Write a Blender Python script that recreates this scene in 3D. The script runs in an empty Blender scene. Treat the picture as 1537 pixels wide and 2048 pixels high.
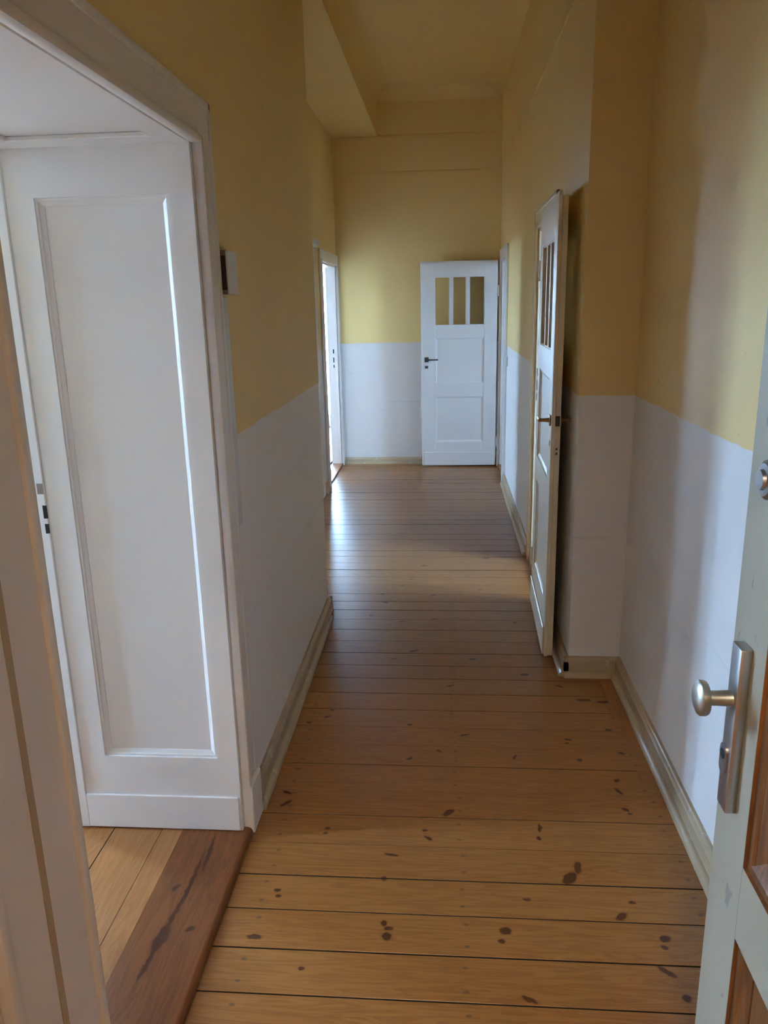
import bpy, bmesh, math, random
from mathutils import Matrix, Vector
random.seed(7)
S = bpy.context.scene
C = S.collection

# ------------------------------------------------------------------ camera
cam = bpy.data.cameras.new('camera')
cam.sensor_fit = 'VERTICAL'; cam.sensor_height = 36.0
cam.lens = 1560.0 / 2048.0 * 36.0
cam.clip_start = 0.02; cam.clip_end = 300
camo = bpy.data.objects.new('camera', cam); C.objects.link(camo)
RX = Vector((0.99694645, 0.07500681, -0.02171977))      # image right in world
RD = Vector((-0.00158371, -0.25866547, -0.96596566))    # image down
RF = Vector((-0.07807216, 0.96305044, -0.25775683))     # view direction
M = Matrix.Identity(4)
for i in range(3):
    M[i][0] = RX[i]; M[i][1] = -RD[i]; M[i][2] = -RF[i]
M[2][3] = 1.6
camo.matrix_world = M
S.camera = camo
S.cycles.adaptive_threshold = 0.2
S.cycles.adaptive_min_samples = 16
S.cycles.diffuse_bounces = 6
S.cycles.max_bounces = 8
S.cycles.glossy_bounces = 3
S.cycles.sample_clamp_indirect = 6.0

# ------------------------------------------------------------------ sky, daylight portals, exposure
S.view_settings.view_transform = 'Standard'
S.view_settings.look = 'None'
S.view_settings.gamma = 1.0
S.view_settings.use_curve_mapping = False
S.view_settings.exposure = 0.82
world = bpy.data.worlds.new('sky'); S.world = world
world.use_nodes = True
bg = world.node_tree.nodes['Background']
bg.inputs['Color'].default_value = (0.40, 0.63, 1.0, 1)       # even overcast sky
bg.inputs['Strength'].default_value = 60.0

# window openings: (axis, plane, a0, a1, z0, z1, inward sign)
WINDOWS = [
    ('x', -3.3, 1.55, 1.95, 0.10, 2.60, 1),      # near left room, narrow balcony door
    ('x', -3.3, 2.90, 3.88, 0.05, 3.42, 1),      # near left room, unseen window added to brighten the room and lining
    ('y', -0.5, -3.20, -1.70, 0.10, 1.85, 1),     # near left room, another unseen window added for more light
    ('x', -4.2, 4.50, 5.30, 1.00, 2.00, 1),      # second left room
    ('y', 10.5, -2.70, -1.30, 0.10, 2.50, -1),   # far left room, glazed door
    ('x', -4.2, 8.80, 9.40, 0.90, 2.00, 1),      # far left room, side window
    ('x', 3.0, 3.20, 4.20, 0.90, 2.40, -1),      # room behind cream glazed door
    ('x', 3.2, 5.78, 6.30, 0.80, 2.50, -1),      # far right room
]
for ax, pl, a0, a1, z0, z1, sg in WINDOWS:
    ld = bpy.data.lights.new('window_portal', 'AREA')
    ld.shape = 'RECTANGLE'; ld.size = a1 - a0; ld.size_y = z1 - z0
    ld.cycles.is_portal = True
    lo = bpy.data.objects.new('window_portal', ld); C.objects.link(lo)
    mid = (a0 + a1) / 2
    off = -0.16 * sg
    d = Vector((sg, 0, 0)) if ax == 'x' else Vector((0, sg, 0))
    lo.location = (pl + off, mid, (z0 + z1) / 2) if ax == 'x' else (mid, pl + off, (z0 + z1) / 2)
    lo.rotation_euler = d.to_track_quat('-Z', 'Y').to_euler()

# ------------------------------------------------------------------ material helpers
class NT:
    def __init__(self, name):
        self.m = bpy.data.materials.new(name); self.m.use_nodes = True
        self.t = self.m.node_tree; self.b = self.t.nodes['Principled BSDF']
    def n(self, typ, **kw):
        nd = self.t.nodes.new(typ)
        for k, v in kw.items(): setattr(nd, k, v)
        return nd
    def l(self, a, b): self.t.links.new(a, b)
    def val(self, sock, v):
        if hasattr(v, 'is_output') or isinstance(v, bpy.types.NodeSocket): self.l(v, sock)
        else: sock.default_value = v
    def math(self, op, a, b=None, c=None, clamp=False):
        nd = self.n('ShaderNodeMath', operation=op); nd.use_clamp = clamp
        self.val(nd.inputs[0], a)
        if b is not None: self.val(nd.inputs[1], b)
        if c is not None: self.val(nd.inputs[2], c)
        return nd.outputs[0]
    def mix(self, f, a, b, blend='MIX'):
        nd = self.n('ShaderNodeMix', data_type='RGBA', blend_type=blend)
        self.val(nd.inputs[0], f)
        for s, v in ((nd.inputs[6], a), (nd.inputs[7], b)):
            if isinstance(v, tuple): s.default_value = (*v, 1) if len(v) == 3 else v
            else: self.l(v, s)
        return nd.outputs[2]
    def pos(self):
        return self.n('ShaderNodeNewGeometry').outputs['Position']
    def obj(self):
        return self.n('ShaderNodeTexCoord').outputs['Object']
    def noise(self, vec, scale, detail=3, rough=0.5, dist=0.0):
        nd = self.n('ShaderNodeTexNoise')
        self.l(vec, nd.inputs['Vector'])
        nd.inputs['Scale'].default_value = scale; nd.inputs['Detail'].default_value = detail
        nd.inputs['Roughness'].default_value = rough; nd.inputs['Distortion'].default_value = dist
        return nd.outputs['Fac']
    def vscale(self, vec, s, loc=(0, 0, 0)):
        nd = self.n('ShaderNodeMapping'); self.l(vec, nd.inputs['Vector'])
        nd.inputs['Scale'].default_value = s; nd.inputs['Location'].default_value = loc
        return nd.outputs[0]
    def ramp(self, f, lo, hi):
        nd = self.n('ShaderNodeMapRange'); nd.interpolation_type = 'SMOOTHSTEP'
        self.val(nd.inputs[0], f); nd.inputs[1].default_value = lo; nd.inputs[2].default_value = hi
        return nd.outputs[0]
    def bump(self, h, strength, dist):
        nd = self.n('ShaderNodeBump'); nd.inputs['Strength'].default_value = strength
        nd.inputs['Distance'].default_value = dist
        self.l(h, nd.inputs['Height']); self.l(nd.outputs[0], self.b.inputs['Normal'])
    def base(self, c): self.val(self.b.inputs['Base Color'], (*c, 1) if isinstance(c, tuple) else c)
    def rough(self, r): self.val(self.b.inputs['Roughness'], r)

YEL = (0.82, 0.61, 0.26)
DADO = (0.80, 0.78, 0.77)

def mat_wall(name, split=1.225):
    k = NT(name); p = k.pos()
    z = k.n('ShaderNodeSeparateXYZ'); k.l(p, z.inputs[0])
    wob = k.math('MULTIPLY_ADD', k.noise(p, 9, 3), 0.022, -0.011)
    e = k.ramp(k.math('ADD', z.outputs[2], wob), split - 0.002, split + 0.002)
    big = k.noise(p, 1.7, 2)
    yel = k.mix(big, tuple(c * 0.95 for c in YEL), tuple(min(1, c * 1.05) for c in YEL))
    scuff = k.ramp(k.noise(k.vscale(p, (1.2, 1.2, 3.0)), 2.6, 3, 0.6, 0.6), 0.60, 0.80)
    line = k.ramp(k.math('ABSOLUTE', k.math('SUBTRACT', k.math('ADD', z.outputs[2], k.math('MULTIPLY', k.noise(p, 3, 2), 0.03)), 0.645)), 0.010, 0.0)
    lm = k.math('MULTIPLY', line, k.ramp(k.noise(p, 2.2, 3), 0.40, 0.65))
    dado = k.mix(k.math('MULTIPLY', scuff, 0.22), DADO, (0.52, 0.51, 0.50))
    dado = k.mix(k.math('MULTIPLY', lm, 0.20), dado, (0.40, 0.39, 0.38))
    speck = k.ramp(k.noise(p, 21, 1), 0.79, 0.82)
    col = k.mix(e, dado, yel)
    col = k.mix(k.math('MULTIPLY', speck, 0.35), col, (0.33, 0.28, 0.2))
    k.base(col); k.rough(0.62)
    k.bump(k.math('ADD', k.math('MULTIPLY', k.noise(p, 240, 2), 0.25), k.noise(p, 5, 3)), 0.28, 0.006)
    return k.m

def mat_plain(name, col, rough=0.6, bumpy=None, var=0.04, metallic=0.0):
    k = NT(name); p = k.obj()
    f = k.noise(p, 6, 3)
    k.base(k.mix(f, tuple(c * (1 - var) for c in col), tuple(min(1, c * (1 + var)) for c in col)))
    k.rough(rough); k.b.inputs['Metallic'].default_value = metallic
    if bumpy: k.bump(k.noise(p, bumpy, 3), 0.15, 0.003)
    return k.m

def mat_paint(name, col, rough=0.38, chips=0.0, dirt=(0.25, 0.22, 0.17), thr=0.66):
    """brushed gloss paint on joinery"""
    k = NT(name); p = k.obj()
    br = k.noise(k.vscale(p, (60, 60, 2.0)), 3, 3)
    f = k.noise(p, 3.1, 4)
    c = k.mix(f, tuple(x * 0.95 for x in col), tuple(min(1, x * 1.03) for x in col))
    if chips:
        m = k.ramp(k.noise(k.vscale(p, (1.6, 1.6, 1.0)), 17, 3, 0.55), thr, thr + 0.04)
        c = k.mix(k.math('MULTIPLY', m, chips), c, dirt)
    k.base(c); k.rough(rough)
    k.bump(k.math('ADD', br, k.math('MULTIPLY', k.noise(p, 30, 2), 0.6)), 0.10, 0.0015)
    return k.m

def knot_group():
    g = bpy.data.node_groups.new('knot', 'ShaderNodeTree')
    for n_, t_ in (('X', 'NodeSocketFloat'), ('Y', 'NodeSocketFloat'), ('CX', 'NodeSocketFloat'), ('CY', 'NodeSocketFloat'),
                   ('CA', 'NodeSocketFloat'), ('SA', 'NodeSocketFloat'), ('IA', 'NodeSocketFloat'), ('IB', 'NodeSocketFloat'), ('Prev', 'NodeSocketFloat')):
        g.interface.new_socket(n_, in_out='INPUT', socket_type=t_)
    g.interface.new_socket('Fac', in_out='OUTPUT', socket_type='NodeSocketFloat')
    i = g.nodes.new('NodeGroupInput'); o = g.nodes.new('NodeGroupOutput')
    def m(op, a, b):
        nd = g.nodes.new('ShaderNodeMath'); nd.operation = op
        for s, v in ((nd.inputs[0], a), (nd.inputs[1], b)):
            if isinstance(v, (int, float)): s.default_value = v
            else: g.links.new(v, s)
        return nd.outputs[0]
    I = i.outputs
    dx = m('SUBTRACT', I['X'], I['CX']); dy = m('SUBTRACT', I['Y'], I['CY'])
    u = m('MULTIPLY', m('ADD', m('MULTIPLY', dx, I['CA']), m('MULTIPLY', dy, I['SA'])), I['IA'])
    v = m('MULTIPLY', m('SUBTRACT', m('MULTIPLY', dy, I['CA']), m('MULTIPLY', dx, I['SA'])), I['IB'])
    r = m('ADD', m('MULTIPLY', u, u), m('MULTIPLY', v, v))
    g.links.new(m('MAXIMUM', I['Prev'], m('SUBTRACT', 2.0, r)), o.inputs[0])
    return g
KNOT = knot_group()

# knots of the pine boards where the photograph shows them
KNOTS = [  # x, y, half length, half width, angle
    (0.355, 1.918, 0.030, 0.017, 0.96),
    (0.384, 1.965, 0.026, 0.011, 1.40),
    (0.224, 1.830, 0.013, 0.006, 0.00),
    (0.510, 1.833, 0.009, 0.006, 0.00),
    (0.470, 1.781, 0.020, 0.011, 0.61),
    (0.157, 1.714, 0.015, 0.012, 0.35),
    (0.146, 1.680, 0.010, 0.008, 0.00),
    (0.566, 1.709, 0.015, 0.013, 0.17),
    (0.555, 1.681, 0.011, 0.007, -0.44),
    (0.295, 2.138, 0.019, 0.006, 1.48),
    (0.286, 2.088, 0.010, 0.006, 1.57),
    (0.482, 2.522, 0.010, 0.010, 0.00),
    (0.587, 2.403, 0.012, 0.008, 1.05),
    (0.582, 2.341, 0.022, 0.007, -1.05),
    (0.582, 2.241, 0.013, 0.006, -0.70),
    (0.591, 2.221, 0.008, 0.006, 0.00),
    (0.574, 2.967, 0.030, 0.010, 0.00),
    (0.645, 2.952, 0.028, 0.010, 0.00),
    (0.459, 2.660, 0.013, 0.007, 0.00),
    (0.452, 2.635, 0.010, 0.006, 0.00),
    (0.625, 2.734, 0.014, 0.009, 0.00),
    (0.638, 2.572, 0.012, 0.008, -0.35),
    (0.251, 2.534, 0.016, 0.006, 1.05),
    (0.072, 2.676, 0.020, 0.007, 0.26),
    (0.009, 2.200, 0.024, 0.011, 0.79),
    (-0.529, 2.228, 0.024, 0.008, 0.87),
    (-0.537, 2.286, 0.020, 0.006, -0.52),
    (-0.373, 2.105, 0.008, 0.006, 0.00),
    (-0.375, 2.083, 0.007, 0.006, 0.00),
    (-0.065, 2.109, 0.010, 0.006, 0.52),
    (-0.054, 2.074, 0.016, 0.006, -0.70),
    (-0.163, 1.993, 0.020, 0.006, -0.17),
    (-0.130, 2.508, 0.015, 0.006, 0.61),
    (-0.023, 2.562, 0.010, 0.006, -0.52),
    (-0.140, 2.745, 0.011, 0.007, 0.00),
    (-0.541, 2.745, 0.010, 0.008, 0.00),
    (-0.472, 2.795, 0.013, 0.006, 0.44),
    (-0.463, 2.847, 0.008, 0.006, 0.00),
    (-0.476, 1.831, 0.009, 0.006, 0.00),
    (-0.469, 1.808, 0.008, 0.006, 0.00),
    (-0.176, 1.892, 0.009, 0.008, 0.00),
    (-0.165, 1.725, 0.009, 0.009, 0.00),
    (-0.152, 1.707, 0.013, 0.007, 0.00),
    (-0.154, 1.680, 0.014, 0.014, 0.52),
    (-0.502, 1.661, 0.020, 0.008, 0.00),
    (0.542, 1.605, 0.026, 0.008, -0.70),
    (0.568, 1.530, 0.012, 0.011, 0.00),
    (-0.360, 1.567, 0.009, 0.006, 0.00),
    (-0.150, 3.417, 0.028, 0.009, 0.61),
    (0.125, 3.338, 0.018, 0.008, 0.00),
    (-0.238, 3.333, 0.016, 0.006, 0.00),
    (0.349, 3.189, 0.020, 0.011, 0.00),
    (0.021, 3.075, 0.018, 0.006, 0.35),
    (-0.356, 4.167, 0.016, 0.010, 0.52),
    (-0.068, 4.153, 0.014, 0.010, 0.35),
    (-0.332, 4.037, 0.020, 0.010, -0.26),
    (0.197, 4.249, 0.012, 0.007, 0.00),
    (0.263, 4.825, 0.020, 0.012, 0.26),
    (-0.223, 3.772, 0.018, 0.008, 0.26),
    (-0.060, 3.809, 0.020, 0.007, 0.35),
    (-0.392, 3.849, 0.012, 0.009, 0.00),
    (-0.131, 4.665, 0.022, 0.012, 0.00),
    (-0.199, 4.415, 0.012, 0.007, 0.00),
    (-0.251, 4.308, 0.015, 0.008, 0.00),
    (0.357, 3.772, 0.012, 0.010, 0.00),
    (0.485, 3.086, 0.020, 0.007, -0.44),
    (0.198, 1.506, 0.020, 0.007, -0.44)
]

def mat_boards(name, light, mid, dark, knots=(), along='x', nails=(), rough=0.30):
    k = NT(name); p = k.pos()
    oi = k.n('ShaderNodeObjectInfo').outputs['Random']
    sep = k.n('ShaderNodeSeparateXYZ'); k.l(p, sep.inputs[0])
    offs = k.n('ShaderNodeCombineXYZ'); k.val(offs.inputs[0], k.math('MULTIPLY', oi, 37.0)); k.val(offs.inputs[1], k.math('MULTIPLY', oi, 11.0))
    add = k.n('ShaderNodeVectorMath', operation='ADD'); k.l(p, add.inputs[0]); k.l(offs.outputs[0], add.inputs[1])
    q = add.outputs[0]
    sc = (1.1, 16, 16) if along == 'x' else (16, 1.1, 16)
    fine = (4, 90, 90) if along == 'x' else (90, 4, 90)
    g1 = k.noise(k.vscale(q, sc), 1.6, 4, 0.55, 1.2)
    wv = k.math('FRACT', k.math('MULTIPLY', g1, 7.0))
    ring = k.ramp(k.math('ABSOLUTE', k.math('SUBTRACT', wv, 0.5)), 0.10, 0.48)
    g2 = k.noise(k.vscale(q, fine), 1.5, 3)
    blot = k.noise(k.vscale(p, (1.4, 3.5, 1)), 1.3, 3)
    c = k.mix(k.math('MULTIPLY_ADD', k.math('ADD', oi, blot), 0.4, 0.1), mid, light)
    c = k.mix(k.math('MULTIPLY', ring, 0.34), c, dark)
    c = k.mix(k.math('MULTIPLY', k.ramp(g2, 0.45, 0.75), 0.22), c, dark)
    c = k.mix(k.math('MULTIPLY', oi, 0.28), c, mid)
    w1 = k.noise(p, 45, 2); w2 = k.noise(k.vscale(p, (1, 1, 1), (7, 3, 0)), 45, 2)
    X = k.math('ADD', sep.outputs[0], k.math('MULTIPLY_ADD', w1, 0.016, -0.008))
    Y = k.math('ADD', sep.outputs[1], k.math('MULTIPLY_ADD', w2, 0.012, -0.006))
    prev = None
    for (kx, ky, ka, kb, an) in knots:
        nd = k.n('ShaderNodeGroup'); nd.node_tree = KNOT
        k.l(X, nd.inputs['X']); k.l(Y, nd.inputs['Y'])
        nd.inputs['CX'].default_value = kx; nd.inputs['CY'].default_value = ky
        nd.inputs['CA'].default_value = math.cos(an); nd.inputs['SA'].default_value = math.sin(an)
        nd.inputs['IA'].default_value = 1 / ka; nd.inputs['IB'].default_value = 1 / kb
        if prev is not None: k.l(prev, nd.inputs['Prev'])
        prev = nd.outputs[0]
    if prev is not None:
        halo = k.ramp(prev, 0.0, 1.2); core = k.ramp(prev, 0.95, 1.35)
        c = k.mix(k.math('MULTIPLY', halo, 0.38), c, dark)
        c = k.mix(k.math('MULTIPLY', core, 0.88), c, (0.060, 0.018, 0.008))
    if nails:
        uv = k.n('ShaderNodeUVMap'); uv.uv_map = 'board'
        su = k.n('ShaderNodeSeparateXYZ'); k.l(uv.outputs[0], su.inputs[0])
        nm = None
        for nx in nails:
            du = k.math('SUBTRACT', k.math('ADD', sep.outputs[0], k.math('MULTIPLY_ADD', oi, 0.03, -0.015)), nx)
            du = k.math('POWER', k.math('MULTIPLY', du, 1 / 0.0085), 2.0)
            for v0 in (0.24, 0.77):
                dv = k.math('POWER', k.math('MULTIPLY', k.math('SUBTRACT', su.outputs[1], v0 + random.uniform(-.03, .03)), 0.135 / 0.0055), 2.0)
                f = k.ramp(k.math('ADD', k.math('ADD', du, dv), k.math('MULTIPLY', w1, 0.8)), 1.7, 0.5)
                nm = f if nm is None else k.math('MAXIMUM', nm, f)
        c = k.mix(k.math('MULTIPLY', nm, 0.62), c, (0.07, 0.05, 0.04))
    k.base(c)
    k.rough(rough)
    k.b.inputs['Specular IOR Level'].default_value = 0.32
    k.bump(k.math('ADD', k.math('MULTIPLY', g2, 0.4), k.math('MULTIPLY', k.noise(k.vscale(p, (1, 5, 1)), 4, 1), 0.7)), 0.08, 0.003)
    return k.m

def mat_glass(name):
    k = NT(name); t = k.t
    for nd in list(t.nodes): t.nodes.remove(nd)
    out = t.nodes.new('ShaderNodeOutputMaterial'); mx = t.nodes.new('ShaderNodeMixShader')
    tr = t.nodes.new('ShaderNodeBsdfTransparent'); gl = t.nodes.new('ShaderNodeBsdfGlossy')
    fr = t.nodes.new('ShaderNodeFresnel'); fr.inputs[0].default_value = 1.45
    gl.inputs['Roughness'].default_value = 0.03
    tr.inputs[0].default_value = (0.95, 0.97, 0.95, 1)
    t.links.new(fr.outputs[0], mx.inputs[0]); t.links.new(tr.outputs[0], mx.inputs[1]); t.links.new(gl.outputs[0], mx.inputs[2])
    t.links.new(mx.outputs[0], out.inputs[0])
    return k.m

def mat_dark_wood(name, a, b, rough=0.35):
    k = NT(name); p = k.obj()
    g = k.noise(k.vscale(p, (30, 30, 1.6)), 2.0, 5, 0.6, 0.8)
    k.base(k.mix(k.ramp(g, 0.3, 0.75), a, b)); k.rough(rough)
    k.bump(g, 0.12, 0.002)
    return k.m

M_WALL = mat_wall('wall_paint_two_tone')
M_YEL = mat_plain('yellow_ceiling_paint', YEL, 0.7, 60)
M_ROOM = mat_plain('room_white_paint', (0.90, 0.88, 0.86), 0.7, 60)
M_WARM = mat_plain('peach_bounce_paint', (0.78, 0.58, 0.38), 0.7, 60)  # peach picked for an unseen room so its bounced light warms the hall
M_STAIR = mat_plain('stairwell_paint', (0.72, 0.66, 0.58), 0.7, 60)
M_WHITE = mat_paint('white_gloss_paint', (0.80, 0.77, 0.75), 0.36)
M_CASE = mat_paint('casing_gloss_paint', (0.76, 0.73, 0.70), 0.36)
M_CREAM = mat_paint('cream_gloss_paint', (0.78, 0.68, 0.50), 0.33)
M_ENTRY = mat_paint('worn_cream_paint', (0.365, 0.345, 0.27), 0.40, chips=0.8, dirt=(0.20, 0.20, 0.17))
M_SKIRT = mat_paint('beige_skirting_paint', (0.43, 0.325, 0.205), 0.42, chips=0.35, dirt=(0.62, 0.58, 0.5), thr=0.61)
M_BROWN = mat_dark_wood('brown_varnished_wood', (0.10, 0.038, 0.012), (0.23, 0.095, 0.032))
M_GLASS = mat_glass('clear_glass')
M_STEEL = mat_plain('satin_steel', (0.50, 0.51, 0.53), 0.34, None, 0.02, 1.0)
M_SATIN = mat_plain('champagne_aluminium', (0.50, 0.49, 0.44), 0.38, None, 0.02, 1.0)
M_BRASS = mat_plain('aged_brass', (0.42, 0.28, 0.12), 0.36, None, 0.08, 1.0)
M_IRON = mat_plain('dark_iron', (0.06, 0.05, 0.045), 0.5)
M_HOLE = mat_plain('lock_hole_black', (0.008, 0.008, 0.008), 0.9)
M_PLASTIC = mat_plain('white_plastic', (0.62, 0.61, 0.60), 0.4)
M_BELL = mat_plain('brown_plastic', (0.045, 0.025, 0.02), 0.5)
M_BRIM = mat_plain('taupe_plastic', (0.22, 0.17, 0.14), 0.5)
M_SUB = mat_plain('subfloor_dust', (0.012, 0.009, 0.007), 0.95)
M_GROUND = mat_plain('grey_courtyard', (0.14, 0.14, 0.13), 0.9, 20)
PINE_L, PINE_M, PINE_D = (0.385, 0.182, 0.060), (0.290, 0.117, 0.029), (0.135, 0.044, 0.011)
def pine(knots): return mat_boards('varnished_pine', PINE_L, PINE_M, PINE_D, knots, 'x', nails=(-0.52, 0.04, 0.675), rough=0.30)
M_PINE = pine([])
M_PINE2 = mat_boards('varnished_pine_room', (0.42, 0.19, 0.065), (0.32, 0.125, 0.038), (0.15, 0.05, 0.016), [], 'y', rough=0.31)
M_SILL = mat_boards('dark_threshold_wood', (0.24, 0.085, 0.026), (0.18, 0.058, 0.017), (0.055, 0.016, 0.008),
                    [(-0.738, 1.62, 0.05, 0.016, 1.45), (-0.735, 1.64, 0.15, 0.006, 1.50), (-0.722, 1.82, 0.11, 0.006, 1.56),
                     (-0.707, 1.95, 0.08, 0.006, 1.62), (-0.672, 1.655, 0.014, 0.009, 0.4), (-0.745, 1.54, 0.06, 0.006, 1.5),
                     (-0.760, 1.80, 0.016, 0.007, 1.1)], 'y', rough=0.33)

# ------------------------------------------------------------------ mesh helpers
def box(bm, x0, x1, y0, y1, z0, z1, bev=0.0, seg=1):
    r = bmesh.ops.create_cube(bm, size=1.0)
    vs = r['verts']
    for v in vs:
        v.co = Vector((x0 + (v.co.x + .5) * (x1 - x0), y0 + (v.co.y + .5) * (y1 - y0), z0 + (v.co.z + .5) * (z1 - z0)))
    if bev:
        es = list({e for v in vs for e in v.link_edges})
        bmesh.ops.bevel(bm, geom=es, offset=bev, segments=seg, affect='EDGES', profile=0.5)
    return vs

def cyl(bm, p0, p1, r0, r1=None, n=20):
    p0, p1 = Vector(p0), Vector(p1); r1 = r0 if r1 is None else r1
    d = p1 - p0
    mt = Matrix.Translation((p0 + p1) / 2) @ d.to_track_quat('Z', 'Y').to_matrix().to_4x4()
    bmesh.ops.create_cone(bm, cap_ends=True, segments=n, radius1=r0, radius2=r1, depth=d.length, matrix=mt)

def lathe(bm, p0, axis, prof, n=28):
    """prof: list of (distance along axis, radius)"""
    axis = Vector(axis).normalized(); q = axis.to_track_quat('Z', 'Y'); p0 = Vector(p0)
    rings = []
    for d, r in prof:
        if r < 1e-5: rings.append([bm.verts.new(p0 + axis * d)])
        else: rings.append([bm.verts.new(p0 + axis * d + q @ Vector((r * math.cos(2 * math.pi * i / n), r * math.sin(2 * math.pi * i / n), 0))) for i in range(n)])
    for a, b in zip(rings, rings[1:]):
        for i in range(n):
            j = (i + 1) % n
            if len(a) == 1 and len(b) == 1: continue
            if len(a) == 1: bm.faces.new((a[0], b[i], b[j]))
            elif len(b) == 1: bm.faces.new((a[i], b[0], a[j]))
            else: bm.faces.new((a[i], b[i], b[j], a[j]))

def prism(bm, pts, a, b, axis):
    """extrude the closed 2D outline pts along axis from a to b; 'x': pts=(y,z), 'y': pts=(x,z), 'z': pts=(x,y)"""
    def mk(p, t):
        return {'x': (t, p[0], p[1]), 'y': (p[0], t, p[1]), 'z': (p[0], p[1], t)}[axis]
    A = [bm.verts.new(mk(p, a)) for p in pts]; B = [bm.verts.new(mk(p, b)) for p in pts]
    n = len(pts)
    for i in range(n): bm.faces.new((A[i], A[(i + 1) % n], B[(i + 1) % n], B[i]))
    bm.faces.new(A); bm.faces.new(B[::-1])

def link(name, bm, mat, parent=None, smooth=False, label=None):
    bmesh.ops.recalc_face_normals(bm, faces=bm.faces[:])
    me = bpy.data.meshes.new(name); bm.to_mesh(me); bm.free()
    me.materials.append(mat)
    if smooth:
        me.polygons.foreach_set('use_smooth', [True] * len(me.polygons))
        me.set_sharp_from_angle(angle=math.radians(35))
    o = bpy.data.objects.new(name, me); C.objects.link(o)
    if parent: o.parent = parent
    if label: o['label'] = label
    return o

def boxes(name, lst, mat, parent=None, bev=0.0, label=None, smooth=False):
    bm = bmesh.new()
    for b in lst: box(bm, *b, bev=bev)
    return link(name, bm, mat, parent, smooth, label)

def tag(o, label, cat, kind=None, group=None):
    o['label'] = label; o['category'] = cat
    if kind: o['kind'] = kind
    if group: o['group'] = group
    return o

def empty(name, loc=(0, 0, 0), rz=0.0):
    o = bpy.data.objects.new(name, None); C.objects.link(o)
    o.location = loc; o.rotation_euler = (0, 0, rz); o.empty_display_size = 0.1
    return o

def wallx(name, x0, x1, y0, y1, z1, openings, mat, label, z0=-0.03):
    """wall slab lying along y, openings (a0, a1, b0, b1) = y range, z range"""
    return _wall(name, 'x', x0, x1, y0, y1, z0, z1, openings, mat, label)
def wally(name, y0, y1, x0, x1, z1, openings, mat, label, z0=-0.03):
    return _wall(name, 'y', y0, y1, x0, x1, z0, z1, openings, mat, label)
def _wall(name, ax, t0, t1, a0, a1, z0, z1, ops, mat, label):
    bm = bmesh.new()
    def B(u0, u1, w0, w1):
        if u1 - u0 < 1e-4 or w1 - w0 < 1e-4: return
        if ax == 'x': box(bm, t0, t1, u0, u1, w0, w1)
        else: box(bm, u0, u1, t0, t1, w0, w1)
    cur = a0
    for (o0, o1, b0, b1) in sorted(ops):
        B(cur, o0, z0, z1); B(o0, o1, z0, b0); B(o0, o1, b1, z1); cur = o1
    B(cur, a1, z0, z1)
    return tag(link(name, bm, mat), label, 'wall', 'structure')

# ------------------------------------------------------------------ the shell
CZ = 3.50
LX = -0.63      # face of near left wall
NX = -1.06      # face of recessed left wall
RX0 = 0.76      # face of near right wall
RX1 = 0.54      # face of far right wall
BY = 7.95       # back wall
DY0, DY1 = 1.08, 2.075   # left doorway
wallx('wall_left', -1.135, LX, 0.20, 3.90, CZ, [(DY0, DY1, -0.03, 2.03)], M_WALL, 'near left hall wall, yellow over a grey-white dado, pierced by the deep doorway')
wallx('wall_recess', -1.16, NX, 3.90, BY + .12, CZ, [(5.56, 6.44, -0.03, 1.945), (6.91, 7.85, -0.03, 1.965)], M_WALL, 'set-back left hall wall near the back with the bright doorway')
wally('wall_back', BY, BY + .12, -1.06, 0.66, CZ, [], M_WALL, 'yellow and white back wall closing the hall')
wallx('wall_right', RX0, RX0 + .12, 0.20, 3.32, CZ, [], M_WALL, 'near right hall wall with bright daylight band beside the entry door')
wallx('wall_right_far', RX1, RX1 + .12, 3.32, BY, CZ, [(4.06, 4.78, -0.03, 2.0), (7.07, 7.75, -0.03, 1.97)], M_WALL, 'far right hall wall carrying the two glazed doors')
boxes('wall_pier', [(RX1, RX0, 3.20, 3.32, -0.03, CZ)], M_WALL)
tag(bpy.data.objects['wall_pier'], 'narrow projecting wall face between near and far right walls', 'wall', 'structure')
wally('wall_front', 0.06, 0.20, -1.6, 1.6, CZ, [(-0.56, 0.50, -0.03, 2.08)], M_WALL, 'wall around the entrance door behind the viewer')
# plaster lining boards high on the back wall: two thin overlapping sheets with visible lower edges
t1 = tag(boxes('trim_1', [(NX, RX1, BY - .008, BY, 2.808, 3.114)], M_WALL), 'thin plaster sheeting with open seams across the upper back wall', 'trim', 'structure')
boxes('plaster_sheet', [(NX, RX1, BY - .008, BY, .05, 2.796)], M_WALL, t1)
boxes('plaster_sheet', [(LX, RX1, BY - .008, BY, 3.126, 3.40)], M_WALL, t1)
bm = bmesh.new(); box(bm, RX1 - .005, RX1, 3.32, BY, 2.79, CZ)
tag(link('trim_2', bm, M_WALL), 'thin plaster band along the top of the far right wall', 'trim', 'structure')
# ceiling with coved edges, soffit over the recess
bm = bmesh.new()
box(bm, -4.6, 3.6, -3.0, 10.9, CZ, CZ + .2)
def cove(bm, axis, wall, sgn, a, b, r=0.13):
    pts = [(wall, CZ), (wall, CZ - r)]
    for i in range(1, 8):
        t = i / 8 * math.pi / 2
        pts.append((wall + sgn * r * (1 - math.cos(t)), CZ - r + r * math.sin(t)))
    pts.append((wall + sgn * r, CZ))
    prism(bm, pts, a, b, axis)
cove(bm, 'x', BY, -1, LX, RX1)
cove(bm, 'y', RX1, -1, 3.2, BY)
cove(bm, 'y', LX, 1, 0.2, BY)
tag(link('ceiling', bm, M_YEL, smooth=True), 'yellow hall ceiling with rounded edges', 'ceiling', 'structure')
tag(boxes('ceiling_soffit', [(NX, LX, 3.90, BY, 3.12, CZ)], M_YEL), 'lowered yellow ceiling strip over the recess at left', 'ceiling', 'structure')

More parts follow.
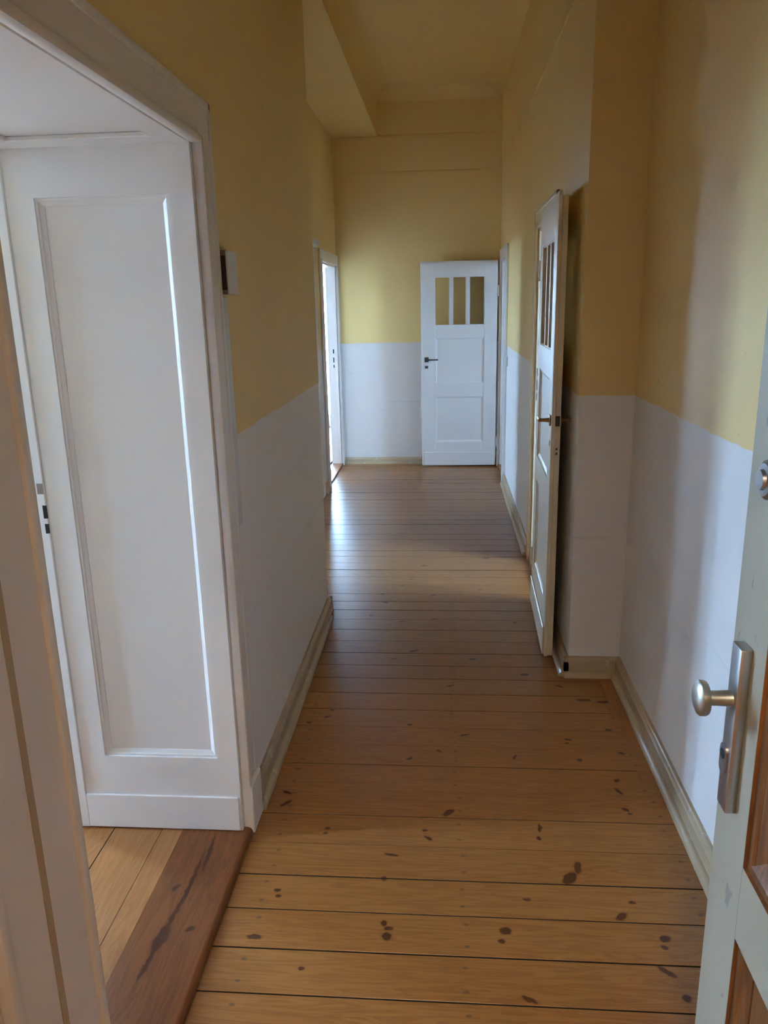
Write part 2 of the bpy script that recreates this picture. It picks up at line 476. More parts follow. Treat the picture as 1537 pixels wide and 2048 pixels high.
# rooms around the hall
def win_ops(i): 
    w = WINDOWS[i]; return [(w[2], w[3], w[4], w[5])]
wallx('wall_room_west', -3.5, -3.3, -0.7, 3.9, CZ, win_ops(0) + win_ops(1), M_ROOM, 'outer wall of the near left room with its tall window')
wally('wall_room_south', -0.7, -0.5, -3.3, -1.6, CZ, win_ops(2), M_ROOM, 'side wall of the near left room')
wallx('wall_room_return', -1.75, -1.6, -0.5, 0.20, CZ, [], M_ROOM, 'return wall between near left room and stairwell')
wally('wall_room_front', 0.06, 0.20, -1.6, -1.135, CZ, [], M_ROOM, 'short wall beside the near left room')
wally('wall_room_divider', 3.90, 4.0, -4.4, -1.16, CZ, [], M_ROOM, 'partition between the near and second left rooms')
wallx('wall_room_west_far', -4.4, -4.2, 4.0, 10.7, CZ, win_ops(3) + win_ops(5), M_ROOM, 'outer wall of the two far left rooms')
wally('wall_room_partition', 6.70, 6.80, -4.2, -1.16, CZ, [], M_ROOM, 'partition between the second and far left rooms')
wally('wall_room_north', 10.5, 10.7, -4.2, -1.06, CZ, win_ops(4), M_ROOM, 'far wall of the bright room with the glazed door')
wallx('wall_room_side', -1.16, -1.06, BY + .12, 10.5, CZ, [], M_ROOM, 'side wall of the far left room behind the hall')
wallx('wall_room_east', 3.0, 3.2, 2.4, 5.6, CZ, win_ops(6), M_WARM, 'outer wall of the room behind the cream glazed door')
wally('wall_room_east_south', 2.3, 2.4, 0.88, 3.2, CZ, [], M_WARM, 'side wall of the room behind the cream glazed door')
wally('wall_room_east_divider', 5.6, 5.7, 0.66, 3.4, CZ, [], M_ROOM, 'partition between the two right rooms')
wallx('wall_room_east_far', 3.2, 3.4, 5.7, 8.7, CZ, win_ops(7), M_ROOM, 'outer wall of the far right room')
wally('wall_room_east_north', 8.6, 8.7, 0.66, 3.2, CZ, [], M_ROOM, 'end wall of the far right room')
wallx('wall_room_east_return', 0.54, 0.66, BY + .12, 8.7, CZ, [], M_ROOM, 'short wall of the far right room behind the hall')
wally('wall_stairwell', -2.8, -2.6, -1.75, 1.75, CZ, [], M_STAIR, 'stairwell wall behind the viewer')
wallx('wall_stairwell_left', -1.75, -1.6, -2.6, -0.7, CZ, [], M_STAIR, 'left stairwell wall behind the viewer')
wallx('wall_stairwell_right', 1.6, 1.75, -2.6, 0.20, CZ, [], M_STAIR, 'right stairwell wall behind the viewer')
# window frames and panes
for i, (ax, pl, a0, a1, z0, z1, sg) in enumerate(WINDOWS):
    root = empty('window_%d' % (i + 1), (pl, (a0 + a1) / 2, z0) if ax == 'x' else ((a0 + a1) / 2, pl, z0))
    tag(root, ['narrow tall window lighting the near left room', 'added unseen wide tall window brightening the near left room', 'added unseen side window brightening the near left room', 'window of the second left room', 'glazed balcony door glaring beyond the far left doorway', 'side window of the far left room',
               'window of the room behind the cream glazed door', 'window of the far right room'][i], 'window', 'structure')
    def loc(u0, u1, t0, t1, w0, w1):
        return (t0, t1, u0 - (a0 + a1) / 2, u1 - (a0 + a1) / 2, w0 - z0, w1 - z0) if ax == 'x' else (u0 - (a0 + a1) / 2, u1 - (a0 + a1) / 2, t0, t1, w0 - z0, w1 - z0)
    t0, t1 = sorted((-0.10 * sg, -0.05 * sg)); tg = -0.075 * sg
    f = 0.055; mid = (a0 + a1) / 2
    boxes('frame', [loc(a0, a0 + f, t0, t1, z0, z1), loc(a1 - f, a1, t0, t1, z0, z1), loc(a0 + f, a1 - f, t0, t1, z0, z0 + f), loc(a0 + f, a1 - f, t0, t1, z1 - f, z1)], M_WHITE, root)
    boxes('mullion', [loc(mid - .035, mid + .035, t0, t1, z0 + f, z1 - f)], M_WHITE, root)
    for u0, u1 in ((a0 + f, mid - .035), (mid + .035, a1 - f)):
        boxes('pane', [loc(u0, u1, tg - .002, tg + .002, z0 + f, z1 - f)], M_GLASS, root)
tag(boxes('ground', [(-60, 60, -60, 60, -4.2, -4.0)], M_GROUND), 'grey courtyard ground outside the windows', 'ground', 'structure')

# ------------------------------------------------------------------ floors
floor = tag(boxes('floor', [(-4.4, 3.4, -2.8, 10.7, -0.30, -0.030)], M_SUB), 'varnished pine plank floor running across the hall', 'floor', 'structure')
JOINTS = [0.02, 0.155, 0.29, 0.425, 0.56, 0.692, 0.825, 0.958, 1.092, 1.226, 1.358, 1.489, 1.625, 1.760, 1.893, 2.034, 2.175, 2.318, 2.464, 2.594, 2.725, 2.860, 2.998,
          3.135, 3.263, 3.392, 3.528, 3.665, 3.798, 3.928, 4.052, 4.171, 4.326, 4.455, 4.584, 4.718, 4.851, 4.972,
          5.100, 5.229, 5.358, 5.487, 5.615, 5.743, 5.871, 5.998, 6.126]
while JOINTS[-1] < 7.95: JOINTS.append(JOINTS[-1] + 0.130 + random.uniform(-.006, .006))
GAPS = {1.489: .0040, 1.625: .0042, 1.760: .0036, 1.893: .0042, 2.034: .0012, 2.175: .0026, 2.318: .0020, 2.464: .0024, 2.594: .0022, 2.725: .0016, 2.860: .0028, 2.998: .0040, 3.928: .0042, 4.584: .004, 4.972: .005}
def plank(name, x0, x1, y0, y1, mat, parent, along='x', z=0.0, th=0.022, r=0.0007):
    bm = bmesh.new()
    if along == 'x':
        pts = [(y0, z - th), (y1, z - th), (y1, z - r), (y1 - r, z), (y0 + r, z), (y0, z - r)]
        prism(bm, pts, x0, x1, 'x')
    else:
        pts = [(x0, z - th), (x1, z - th), (x1, z - r), (x1 - r, z), (x0 + r, z), (x0, z - r)]
        prism(bm, pts, y0, y1, 'y')
    uv = bm.loops.layers.uv.new('board')
    for fc in bm.faces:
        for lp in fc.loops:
            co = lp.vert.co
            lp[uv].uv = (co.x, (co.y - y0) / (y1 - y0)) if along == 'x' else (co.y, (co.x - x0) / (x1 - x0))
        fc.normal_update()
        if abs(fc.normal.z) < 0.5: fc.material_index = 1          # dirt-filled board edges
    o = link(name, bm, mat, parent)
    o.data.materials.append(M_SUB)
    return o
for a, b in zip(JOINTS, JOINTS[1:]):
    g = GAPS.get(round(a, 3), 0.0030) / 2; h = GAPS.get(round(b, 3), 0.0030) / 2
    b = min(b, BY)
    x0 = LX - 0.003 if a < 3.88 else NX
    x1 = RX0 if a < 3.15 else RX1
    if b - a < .03: continue
    kn = [q for q in KNOTS if a - .012 < q[1] < b + .012]
    plank('plank', x0, x1, a + g, b - h, pine(kn) if kn else M_PINE, floor, 'x', random.uniform(-.0006, .0006))
# boards of the left rooms run along the hall
for i in range(0, 24):
    xa = -0.888 - 0.155 * i
    for (y0, y1) in ((-0.5, 3.9), (4.0, 6.7), (6.8, 10.5)):
        if xa - .155 < (-3.3 if y0 < 0 else -4.2): continue
        if i < 2 and y0 < 0:
            plank('plank', xa - .155 + .0012, xa - .0012, DY0 + .002, DY1 - .002, M_PINE2, floor, 'y', 0.018)
        elif xa < -1.19:
            plank('plank', xa - .155 + .0012, xa - .0012, y0, y1, M_PINE2, floor, 'y', 0.018 if y0 < 0 else 0.0)
boxes('subfloor_filler', [(0.67, 3.0, 2.4, 5.6, -0.03, 0.0), (0.67, 3.2, 5.7, 8.6, -0.03, 0.0), (-1.6, 1.6, -2.6, 0.02, -0.03, 0.0)], M_PINE2, floor)

def threshold(name, x0, x1, y0, y1, z, mat, label, round_x=None):
    bm = bmesh.new(); r = 0.016
    nose = []
    if round_x == 1:
        pts = [(x0, -0.028), (x0, z)] + [(x1 - r + r * math.sin(t * math.pi / 10), z - r + r * math.cos(t * math.pi / 10)) for t in range(6)] + [(x1, 0.0), (x1 - .004, 0.0), (x1 - .004, -0.0), (LX - .004, 0.0006), (LX - .004, -.028)]
    else:
        pts = [(x0, -0.028), (x0, 0.0), (x0 + .004, z), (x1 - .004, z), (x1, 0.0), (x1, -0.028)]
    seen = []
    for p in pts:
        if not seen or (abs(p[0] - seen[-1][0]) + abs(p[1] - seen[-1][1])) > 1e-5: seen.append(p)
    prism(bm, seen, y0, y1, 'y')
    o = link(name, bm, mat, smooth=True)
    return tag(o, label, 'threshold', 'structure')
threshold('trim_3', -0.820, -0.604, DY0 + .001, DY1 - .001, 0.022, M_SILL, 'dark brown threshold board with rounded nose in the left doorway', 1)
plank('plank', -0.887, -0.821, DY0 + .002, DY1 - .002, M_PINE2, floor, 'y', 0.020)
threshold('trim_4', -1.162, -1.045, 6.911, 7.849, 0.022, M_PINE2, 'pine threshold in the bright far left doorway')
threshold('trim_5', 0.525, 0.662, 4.061, 4.779, 0.022, M_PINE2, 'pine threshold under the cream glazed door')
threshold('trim_6', 0.525, 0.662, 7.071, 7.749, 0.022, M_PINE2, 'pine threshold of the far right doorway')
threshold('trim_7', -1.162, -1.045, 5.561, 6.439, 0.022, M_PINE2, 'pine threshold of the hidden recess doorway')

# ------------------------------------------------------------------ skirting
def skirting(name, axis, plane, sgn, a, b, label, sa=None, sb=None, h=0.088, t=0.022):
    bm = bmesh.new()
    pts = [(plane, 0.0), (plane + sgn * t, 0.0), (plane + sgn * t, h - .02), (plane + sgn * (t - .004), h - .014), (plane + sgn * (t - .008), h - .004), (plane + sgn * (t - .012), h), (plane, h)]
    prism(bm, pts, a, b, axis)
    o = tag(link(name, bm, M_SKIRT), label, 'baseboard', 'structure')
    bm = bmesh.new(); q = plane + sgn * t; r = 0.020
    pts = [(q, 0.0), (q + sgn * r, 0.0)] + [(q + sgn * r * math.cos(i * math.pi / 10), .004 + r * math.sin(i * math.pi / 10)) for i in range(0, 6)]
    prism(bm, pts, a if sa is None else sa, b if sb is None else sb, axis)
    link('shoe_moulding', bm, M_SKIRT, o, smooth=True)
    return o
skirting('baseboard_left', 'y', LX, 1, 2.19, 3.90, 'beige skirting board along the near left wall', sb=3.80)
skirting('baseboard_left_return', 'x', 3.90, 1, -0.73, LX + .022, 'short beige skirting return at the left wall corner')
skirting('baseboard_recess', 'y', NX, 1, 6.545, 6.812, 'short skirting between the two doorways in the recess', h=.07)
skirting('baseboard_back', 'x', BY - .008, -1, NX, RX1, 'beige skirting along the back wall', h=.066)
skirting('baseboard_right', 'y', RX0, -1, 1.0, 3.20, 'worn beige skirting along the near right wall')
skirting('baseboard_pier', 'x', 3.20, -1, RX1 - .022, RX0, 'short beige skirting across the projecting wall face')
skirting('baseboard_right_near_door', 'y', RX1, -1, 3.178, 3.96, 'beige skirting behind the open cream glazed door')
skirting('baseboard_right_far', 'y', RX1, -1, 4.88, 6.96, 'beige skirting between the two right doorways')

# ------------------------------------------------------------------ doorways (casings and linings)
def casing(root, plane, sgn, y0, y1, zt, w=0.11, mat=None, t=0.022, cap=False, plinth=True, wn=None):
    mat = mat or M_CASE
    def X(a, b): return tuple(sorted((plane + sgn * a, plane + sgn * b)))
    w_head = w
    for s, ye in ((-1, y0), (1, y1)):
        w = (wn or w_head) if s == -1 else w_head
        def Y(a, b): return tuple(sorted((ye + s * a, ye + s * b)))
        bm = bmesh.new(); top = zt + w_head
        box(bm, *X(0, t * .8), *Y(0.0, w - .018), 0, top, bev=.002)
        box(bm, *X(0, t * .95), *Y(w - .022, w), 0, top, bev=.004, seg=2)
        box(bm, *X(0, t * 1.15), *Y(-0.002, 0.020), 0, zt + .018, bev=.005, seg=2)
        if plinth: box(bm, *X(0, t * 1.35), *Y(-0.003, w + .002), 0, .16, bev=.003)
        link('casing_upright', bm, mat, root, smooth=True)
    w = w_head
    bm = bmesh.new()
    box(bm, *X(0, t * .8), y0, y1, zt, zt + w - .018, bev=.002)
    box(bm, *X(0, t * .95), y0 - w, y1 + w, zt + w - .022, zt + w, bev=.004, seg=2)
    box(bm, *X(0, t * 1.15), y0 + .01, y1 - .01, zt - .002, zt + .020, bev=.005, seg=2)
    link('casing_head', bm, mat, root, smooth=True)
    if cap:
        bm = bmesh.new()
        box(bm, *X(0, t * 1.9), y0 - w - .012, y1 + w + .012, zt + w, zt + w + .022, bev=.005, seg=2)
        box(bm, *X(0, t * 2.8), y0 - w - .025, y1 + w + .025, zt + w + .022, zt + w + .05, bev=.006, seg=2)
        link('casing_cap', bm, mat, root, smooth=True)

def sunk_panel(root_obj, name, u0, u1, z0, z1, face, back, to3, mat, slope=0.022, extra=None):
    """recessed panel with moulded border: to3(u, d, z) -> xyz, d = depth coordinate; face and back are d values"""
    bm = bmesh.new()
    def ring(k, d): return [bm.verts.new(to3(u, d, z)) for u, z in ((u0 + k, z0 + k), (u1 - k, z0 + k), (u1 - k, z1 - k), (u0 + k, z1 - k))]
    e = (back - face)
    rs = [ring(0, face), ring(0.001, face + e * .30), ring(slope * .35, face + e * .30), ring(slope * .5, face + e * .52), ring(slope * .95, face + e * .86), ring(slope, back)]
    for a, b in zip(rs, rs[1:]):
        for i in range(4):
            bm.faces.new((a[i], a[(i + 1) % 4], b[(i + 1) % 4], b[i]))
    m = link('panel_moulding', bm, mat, root_obj)
    bm = bmesh.new()
    q = [(u0 + slope, z0 + slope), (u1 - slope, z0 + slope), (u1 - slope, z1 - slope), (u0 + slope, z1 - slope)]
    A = [bm.verts.new(to3(u, back, z)) for u, z in q]; B = [bm.verts.new(to3(u, back + e * .35, z)) for u, z in q]
    bm.faces.new(A); bm.faces.new(B[::-1])
    for i in range(4): bm.faces.new((A[i], A[(i + 1) % 4], B[(i + 1) % 4], B[i]))
    p = link(name, bm, mat, root_obj)
    m.parent = p
    return p

# door_1: the deep panelled doorway in the left wall
d1 = empty('door_1')
tag(d1, 'deep white doorway at left with panelled lining and dark threshold', 'doorway', 'structure')
casing(d1, LX, 1, DY0, DY1, 1.999, 0.112, M_CASE, 0.024, wn=0.24)
boxes('casing_groove', [(LX + .0185, LX + .0205, DY0 - .128, DY0 - .112, 0.16, 1.999)], M_SKIRT, d1)
for side, yy, s in (('far', DY1, -1), ('near', DY0, 1)):
    # lining board: frame around one tall sunk panel, facing into the opening
    f0, f1 = yy, yy + s * 0.0
    L0, L1 = -1.120, LX
    P0, P1, Q0, Q1 = -1.046, -0.694, 0.274, 1.880
    th = 0.020
    def Yb(a, b): return tuple(sorted((yy + s * a, yy + s * b)))
    bz = .022
    boxes('lining_stile', [(L0, P0, *Yb(0, th), bz, 2.0)], M_WHITE, d1)
    boxes('lining_stile', [(P1, L1, *Yb(0, th), bz, 2.0)], M_WHITE, d1)
    boxes('lining_rail', [(P0, P1, *Yb(0, th), bz, Q0)], M_WHITE, d1)
    boxes('lining_rail', [(P0, P1, *Yb(0, th), Q1, 2.0)], M_WHITE, d1)
    sunk_panel(d1, 'lining_panel', P0, P1, Q0, Q1, th, 0.004, lambda u, d, z, yy=yy, s=s: (u, yy + s * d, z), M_WHITE, 0.020)
    bm = bmesh.new(); box(bm, L0, L1 - .006, *Yb(th, th + .007), bz + .003, 0.142, bev=.002)
    link('lining_plinth', bm, M_WHITE, d1)
    # rebated frame at the room side
    bm = bmesh.new(); box(bm, L0 - .075, L0, *Yb(-.02, th + .006), bz, 2.02, bev=.003)
    fr = link('room_frame', bm, M_WHITE, d1)
    if s == -1:
        for (za, zb, xo) in ((1.105, 1.135, -.012), (1.034, 1.072, -.006), (.990, 1.018, -.006)):
            boxes('strike_hole', [(L0 + xo - (.009 if za > 1.09 else .006), L0 + xo + (.009 if za > 1.09 else .005), yy - th - .0068, yy - th - .004, za, zb)], M_HOLE if za < 1.09 else M_BRIM, fr)
bm = bmesh.new(); box(bm, -1.135, LX, DY0, DY1, 2.010, 2.03)
hl = link('lining_head', bm, M_WHITE, d1)
bm = bmesh.new()
for (xa, xb, ya, yb) in ((-1.135, LX, DY0 + .02, DY0 + .10), (-1.135, LX, DY1 - .10, DY1 - .02), (-1.135, -1.054, DY0 + .10, DY1 - .10), (-.702, LX, DY0 + .10, DY1 - .10)):
    box(bm, xa, xb, ya, yb, 1.997, 2.010, bev=.003)
link('lining_rail', bm, M_WHITE, hl)
boxes('room_frame', [(-1.21, -1.135, DY0 + .02, DY1 - .02, 1.985, 2.03)], M_WHITE, d1)

# unseen room door leaf, angled to keep window light off the entry door
ph = math.radians(35)
lf = empty('door_10', (-1.205, DY0 + .01, 0.03), math.pi - ph)
tag(lf, 'unseen white panelled room door, angled to keep window light off the entry door', 'door', 'structure')
for x0, x1 in ((0, .13), (.77, .90)): boxes('stile', [(x0, x1, -.02, .02, 0, 1.96)], M_WHITE, lf)
for z0, z1 in ((0, .24), (.86, 1.0), (1.84, 1.96)): boxes('rail', [(.13, .77, -.02, .02, z0, z1)], M_WHITE, lf)
for z0, z1 in ((.24, .86), (1.0, 1.84)):
    for sd in (-1, 1):
        sunk_panel(lf, 'panel', .13, .77, z0, z1, sd * .02, sd * .009, lambda u, d, z: (u, d, z), M_WHITE, 0.020)

# door_2: bright far-left doorway
d2 = empty('door_2', (0, 0, 0))
tag(d2, 'bright white doorway in the left recess next to the back wall', 'doorway', 'structure')
casing(d2, NX, 1, 6.91, 7.85, 1.965, 0.098, M_WHITE, 0.020)
for yy, s in ((6.91, 1), (7.85, -1)):
    ya, yb = sorted((yy, yy + s * .018))
    bm = bmesh.new(); box(bm, -1.158, NX, ya, yb, .022, 1.965, bev=.002)
    box(bm, -1.085, NX, *sorted((yy + s * .018, yy + s * .026)), .022, 1.965, bev=.002)
    j = link('jamb', bm, M_WHITE, d2)
    if s == -1:
        for za, zb, hw in ((1.135, 1.175, .006), (1.045, 1.095, .005), (.995, 1.022, .005)):
            boxes('strike_hole', [(-1.102 - hw, -1.102 + hw, yy - .0195, yy - .017, za, zb)], M_HOLE, j)
boxes('jamb', [(-1.158, NX, 6.928, 7.832, 1.947, 1.965)], M_WHITE, d2)
# door_3: recess doorway, only its casing edge and cap peep out behind the corner
d3 = empty('door_3')
tag(d3, 'doorway in the left recess, only its capped casing edge showing past the corner', 'doorway', 'structure')
casing(d3, NX, 1, 5.56, 6.44, 1.945, 0.105, M_WHITE, 0.020, cap=True)
for yy, s in ((5.56, 1), (6.44, -1)):
    boxes('jamb', [(-1.158, NX, *sorted((yy, yy + s * .018)), .022, 1.945)], M_WHITE, d3)
boxes('jamb', [(-1.158, NX, 5.578, 6.422, 1.927, 1.945)], M_WHITE, d3)
# door frames on the right
d4 = empty('door_4')
tag(d4, 'cream door frame in the right wall with black strike holes', 'door frame', 'structure')
casing(d4, RX1, -1, 4.06, 4.78, 2.0, 0.10, M_CREAM, 0.018, plinth=False)
for yy, s in ((4.06, 1), (4.78, -1)):
    bm = bmesh.new(); box(bm, RX1, RX1 + .13, *sorted((yy, yy + s * .020)), .022, 2.0, bev=.002)
    box(bm, RX1 + .055, RX1 + .13, *sorted((yy + s * .02, yy + s * .034)), .022, 2.0, bev=.002)
    j = link('jamb', bm, M_CREAM, d4)
    if s == -1:
        for za, zb in ((1.165, 1.210), (1.080, 1.140), (1.020, 1.062)):
            boxes('strike_hole', [(RX1 + .008, RX1 + .024, yy - .0215, yy - .019, za, zb)], M_HOLE, j)
boxes('jamb', [(RX1, RX1 + .13, 4.08, 4.76, 1.98, 2.0)], M_CREAM, d4)
d5 = empty('door_5')
tag(d5, 'white door frame in the right wall near the back corner', 'door frame', 'structure')
casing(d5, RX1, -1, 7.07, 7.75, 1.97, 0.10, M_WHITE, 0.020)
for yy, s in ((7.07, 1), (7.75, -1)):
    bm = bmesh.new(); box(bm, RX1, RX1 + .13, *sorted((yy, yy + s * .020)), .022, 1.97, bev=.002)
    link('jamb', bm, M_WHITE, d5)
boxes('jamb', [(RX1, RX1 + .13, 7.09, 7.73, 1.95, 1.97)], M_WHITE, d5)

# ------------------------------------------------------------------ glazed door leaves
def lever(root, x, z, face, s, mat, toward=1):
    """lever handle on a leaf: face = y of the face, s = outward sign"""
    bm = bmesh.new()
    box(bm, x - .020, x + .020, *sorted((face, face + s * .006)), z - .024, z + .024, bev=.003, seg=2)
    h = link('door_handle', bm, mat, root, smooth=True)
    bm = bmesh.new()
    lathe(bm, (x, face + s * .005, z), (0, s, 0), [(0, .010), (.012, .0085), (.034, .0075), (.046, .009), (.052, .0)], 16)
    prev = None
    pts = [(0, .0085, .040), (.03, .0075, .044), (.07, .0065, .046), (.105, .0075, .044), (.115, .005, .043)]
    rings = []
    for dx, r, dy in pts:
        rings.append([bm.verts.new((x + toward * dx, face + s * dy + .8 * r * math.cos(a * math.pi / 5), z + r * math.sin(a * math.pi / 5))) for a in range(10)])
    for a, b in zip(rings, rings[1:]):
        for i in range(10): bm.faces.new((a[i], a[(i + 1) % 10], b[(i + 1) % 10], b[i]))
    bm.faces.new(rings[0][::-1]); bm.faces.new(rings[-1])
    link('lever', bm, mat, h, smooth=True)
    return h

def glazed_leaf(name, label, loc, rz, w, h, mat, hmat, zs, handle_z, key_z, stile=0.122, t=0.040, flip=1):
    """local frame: hinge at x=0, latch at x=w, faces at y=+-t/2; the side with y = -flip*t/2 shows to the viewer"""
    root = empty(name, loc, rz)
    tag(root, label, 'door', 'structure')
    g0, g1, m0, m1, l0, l1, kick = zs
    a, b = -t / 2, t / 2
    for x0, x1 in ((0, stile), (w - stile, w)):
        bm = bmesh.new(); box(bm, x0, x1, a, b, 0, h, bev=.0015); link('stile', bm, mat, root)
    for z0, z1 in ((0, l0), (l1, m0), (m1, g0), (g1, h)):
        bm = bmesh.new(); box(bm, stile, w - stile, a, b, z0, z1); link('rail', bm, mat, root)
    # rebate lip round three edges, on the side away from the stop
    sv = -flip
    for (x0, x1, z0, z1) in ((w, w + .012, 0, h), (0, w + .012, h, h + .018)):
        bm = bmesh.new(); box(bm, x0, x1, *sorted((sv * t / 2, sv * (t / 2 - .016))), z0, z1, bev=.002); link('rebate_lip', bm, mat, root)
    for z0, z1 in ((m0, m1), (l0, l1)):
        for s in (-1, 1):
            sunk_panel(root, 'panel', stile, w - stile, z0, z1, s * t / 2, s * (t / 2 - .011), lambda u, d, z: (u, d, z), mat, 0.020)
    gw = (w - 2 * stile); bw = 0.030
    for i in (1, 2):
        xc = stile + gw * i / 3
        bm = bmesh.new(); box(bm, xc - bw / 2, xc + bw / 2, a + .004, b - .004, g0, g1, bev=.003); link('glazing_bar', bm, mat, root)
    for i in range(3):
        x0 = stile + gw * i / 3 + (bw / 2 if i else 0); x1 = stile + gw * (i + 1) / 3 - (bw / 2 if i < 2 else 0)
        boxes('pane', [(x0, x1, -.0015, .0015, g0, g1)], M_GLASS, root)
        for s in (-1, 1):
            bm = bmesh.new(); y0, y1 = sorted((s * .0015, s * (t / 2 - .004)))
            box(bm, x0, x0 + .006, y0, y1, g0, g1); box(bm, x1 - .006, x1, y0, y1, g0, g1)
            box(bm, x0 + .006, x1 - .006, y0, y1, g0, g0 + .006); box(bm, x0 + .006, x1 - .006, y0, y1, g1 - .006, g1)
            link('glazing_bead', bm, mat, root)
    bm = bmesh.new(); box(bm, .022, w - .012, *sorted((sv * t / 2, sv * (t / 2 + .008))), 0.002, kick, bev=.002); link('kick_board', bm, mat, root)
    for s in (-1, 1):
        lever(root, w - .040, handle_z, s * t / 2, s, hmat, -1)
        bm = bmesh.new(); x = w - .040
        y0, y1 = sorted((s * t / 2, s * (t / 2 + .003)))
        box(bm, x - .016, x + .016, y0, y1, key_z - .013, key_z + .013, bev=.001)
        e = link('escutcheon', bm, hmat, root)
        yk = s * (t / 2 + .0032)
        bm = bmesh.new(); box(bm, x - .003, x + .003, *sorted((s * t / 2, yk + s * .0003)), key_z - .010, key_z + .006); link('keyhole', bm, M_HOLE, e)
    bm = bmesh.new(); box(bm, w - .001, w + .0015, -.004, .016 * 1.0, handle_z - .022, handle_z + .022)
    box(bm, w - .001, w + .008, .000, .012, handle_z - .012, handle_z + .012)
    link('latch', bm, M_IRON, root)
    bm = bmesh.new(); box(bm, w - .001, w + .0012, .002, .010, handle_z - .125, handle_z - .115); box(bm, w - .001, w + .0012, .002, .010, handle_z - .145, handle_z - .135)
    link('bolt', bm, M_IRON, root)
    for z in (0.24, h - .26):
        bm = bmesh.new(); cyl(bm, (-.006, sv * t / 2, z - .05), (-.006, sv * t / 2, z + .05), .007, n=12); link('hinge', bm, mat, root, smooth=True)
    return root
# far leaf: hinge on the right wall at y = 7.75, swung square across the hall
glazed_leaf('door_6', 'white door with three small panes standing open before the back wall', (0.500, 7.770, 0.014), math.pi, 0.718, 1.945, M_WHITE, M_IRON,
            (1.372, 1.822, 0.815, 1.258, 0.235, 0.692, 0.135), 1.050, 0.978, 0.122, flip=-1)
# nearer leaf: hinge at y = 4.10, folded back along the right wall towards the viewer
ang = math.atan2(3.345 - 4.095, 0.472 - 0.494)
glazed_leaf('door_7', 'cream door with glazed top folded open along the right wall', (0.494, 4.095, 0.016), ang, 0.742, 1.985, M_CREAM, M_BRASS,
            (1.375, 1.83, 0.815, 1.258, 0.235, 0.692, 0.135), 1.085, 0.985, 0.118, flip=1)

# ------------------------------------------------------------------ entrance door, seen from outside, standing open at right
EX, EY0, EY1 = 0.45, 0.215, 1.165
ed = empty('door_8', (EX, EY0, 0.0))
tag(ed, 'worn cream entry door with brown panels and steel knob at right edge', 'door', 'structure')
def E(o): o.matrix_parent_inverse = Matrix.Translation((-EX, -EY0, 0.0)); return o
def ebox(name, b, mat, bev=0.0, seg=1, parent=None, smooth=False):
    bm = bmesh.new(); box(bm, *b, bev=bev, seg=seg)
    o = link(name, bm, mat, parent or ed, smooth)
    return E(o) if parent is None else o
ET = 0.046
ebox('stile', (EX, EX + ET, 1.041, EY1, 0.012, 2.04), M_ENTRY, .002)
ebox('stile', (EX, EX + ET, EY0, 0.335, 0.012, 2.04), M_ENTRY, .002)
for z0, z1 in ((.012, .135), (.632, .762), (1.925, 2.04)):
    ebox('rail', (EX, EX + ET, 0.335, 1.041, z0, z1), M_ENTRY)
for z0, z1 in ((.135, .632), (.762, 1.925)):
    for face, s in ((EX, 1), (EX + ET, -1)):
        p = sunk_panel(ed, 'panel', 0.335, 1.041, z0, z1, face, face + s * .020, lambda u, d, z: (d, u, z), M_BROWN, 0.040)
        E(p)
# security plate with knob and cylinder
bm = bmesh.new(); box(bm, .4325, EX, 1.0865, 1.1235, 0.822, 1.098, bev=.0025, seg=2)
pl = E(link('security_plate', bm, M_STEEL, ed, smooth=True))
kz, ky = 1.010, 1.107
bm = bmesh.new()
lathe(bm, (.434, ky, kz), (-1, 0, 0), [(0, .0), (0, .0135), (.004, .0125), (.022, .0115), (.036, .0115), (.0375, .022), (.038, .0255), (.041, .0272), (.049, .0272), (.051, .0255), (.0545, .017), (.056, .008), (.0565, 0)], 36)
E(link('knob', bm, M_SATIN, ed, smooth=True))
cz = .908
bm = bmesh.new()
for (hw, hh, xa, xb) in ((.0125, .0255, .4285, .4335),):
    pts = []
    for i in range(24):
        a = 2 * math.pi * i / 24
        pts.append((ky + hw * math.cos(a), cz + (hh - hw) * (1 if math.sin(a) >= 0 else -1) + hw * math.sin(a)))
    prism(bm, pts, xa, xb, 'x')
cyo = E(link('cylinder_rose', bm, M_STEEL, ed, smooth=True))
bm = bmesh.new(); cyl(bm, (.4290, ky, cz + .008), (.4278, ky, cz + .008), .0085); link('key_slot', bm, M_HOLE, cyo)
bm = bmesh.new(); lathe(bm, (EX, 1.092, 1.353), (-1, 0, 0), [(0, .029), (.006, .028), (.010, .023), (.011, .0)], 32)
r2 = E(link('upper_lock_rose', bm, M_STEEL, ed, smooth=True))
bm = bmesh.new(); lathe(bm, (EX - .011, 1.092, 1.353), (-1, 0, 0), [(0, .015), (.005, .014), (.0055, 0)], 24); ins = link('lock_cylinder', bm, M_STEEL, r2, smooth=True)
ebox('lock_faceplate', (EX + .012, EX + .034, EY1 - .001, EY1 + .0015, .86, 1.10), M_STEEL)
for z in (.25, 1.05, 1.80):
    bm = bmesh.new(); cyl(bm, (EX + ET + .006, EY0 - .004, z - .055), (EX + ET + .006, EY0 - .004, z + .055), .008, n=12); E(link('hinge', bm, M_STEEL, ed, smooth=True))
d9 = empty('door_9')
tag(d9, 'entrance door frame around the viewer', 'door frame', 'structure')
for x0, x1 in ((-0.56, -0.50), (0.50, 0.56)): boxes('frame_post', [(x0, x1, 0.05, 0.21, 0.0, 2.08)], M_ENTRY, d9)
boxes('frame_head', [(-0.56, 0.56, 0.05, 0.21, 2.06, 2.12)], M_ENTRY, d9)

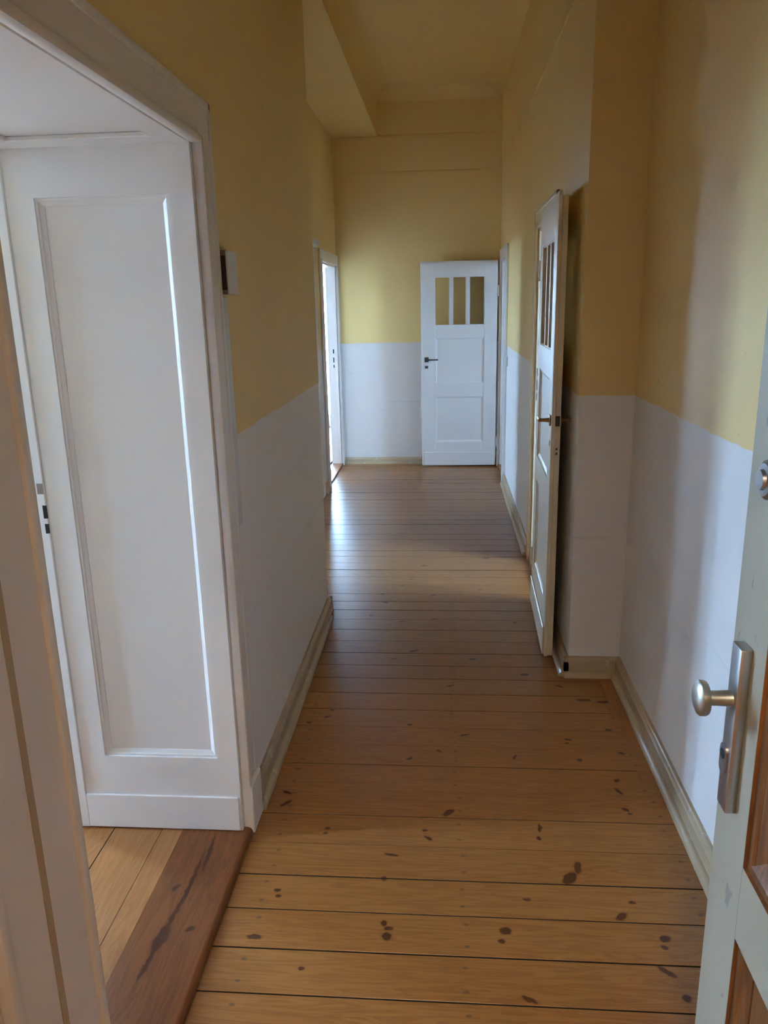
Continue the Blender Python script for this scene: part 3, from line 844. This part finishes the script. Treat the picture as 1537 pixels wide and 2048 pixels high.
# ------------------------------------------------------------------ small things on the walls
b = empty('door_chime', (LX, 2.266, 1.634))
tag(b, 'small white wall box with dark brown side beside the left doorway', 'door chime')
bm = bmesh.new(); box(bm, 0.0005, .005, -.075, .026, -.002, .120, bev=.001); link('back_plate', bm, M_PLASTIC, b)
bm = bmesh.new(); box(bm, .005, .033, -.070, .018, .012, .103, bev=.001); link('body', bm, M_BELL, b)
bm = bmesh.new(); box(bm, .033, .040, -.072, .022, .001, .117, bev=.002); link('front_cover', bm, M_PLASTIC, b)
for za, zb in ((.001, .012), (.103, .117)): boxes('rim', [(.005, .033, -.072, .020, za, zb)], M_BRIM, b)
bm = bmesh.new(); box(bm, LX, LX + .013, 2.189, 2.262, 0.96, 1.628, bev=.002)
cd = tag(link('cable_duct', bm, M_PLASTIC), 'white flat cable strip running down beside the left door casing', 'cable duct')
bm = bmesh.new(); box(bm, LX, LX + .013, 2.189, 2.262, 1.760, 2.12, bev=.002)
tag(link('cable_duct', bm, M_YEL), 'flat cable strip painted yellow above the small wall box', 'cable duct')
sw = empty('light_switch', (RX1, 6.90, 1.06))
tag(sw, 'small white light switch on the right wall by the far door frame', 'light switch')
bm = bmesh.new(); box(bm, -.010, -.0005, -.04, .04, 0, .08, bev=.003, seg=2); link('switch_plate', bm, M_PLASTIC, sw, smooth=True)
bm = bmesh.new(); box(bm, -.016, -.010, -.026, .026, .012, .068, bev=.002); link('rocker', bm, M_PLASTIC, sw)

# unseen fill lamp added in the stairwell to warm the near hall
lp = empty('stairwell_fill_lamp', (-0.35, -2.0, CZ - .17))
tag(lp, 'added fill lamp of round glass on the stairwell ceiling behind the viewer', 'lamp')
kk = NT('fill_lamp_glass'); kk.base((0.9, 0.88, 0.82)); kk.b.inputs['Emission Color'].default_value = (1.0, 0.91, 0.78, 1); kk.b.inputs['Emission Strength'].default_value = 115.0
bm = bmesh.new(); lathe(bm, (0, 0, .14), (0, 0, -1), [(0, .11), (.03, .16), (.08, .16), (.12, .11), (.14, 0)], 32); link('globe', bm, kk.m, lp, smooth=True)
bm = bmesh.new(); lathe(bm, (0, 0, .16), (0, 0, -1), [(0, 0), (0, .13), (.02, .13), (.02, 0)], 32); link('base', bm, M_STEEL, lp, smooth=True)
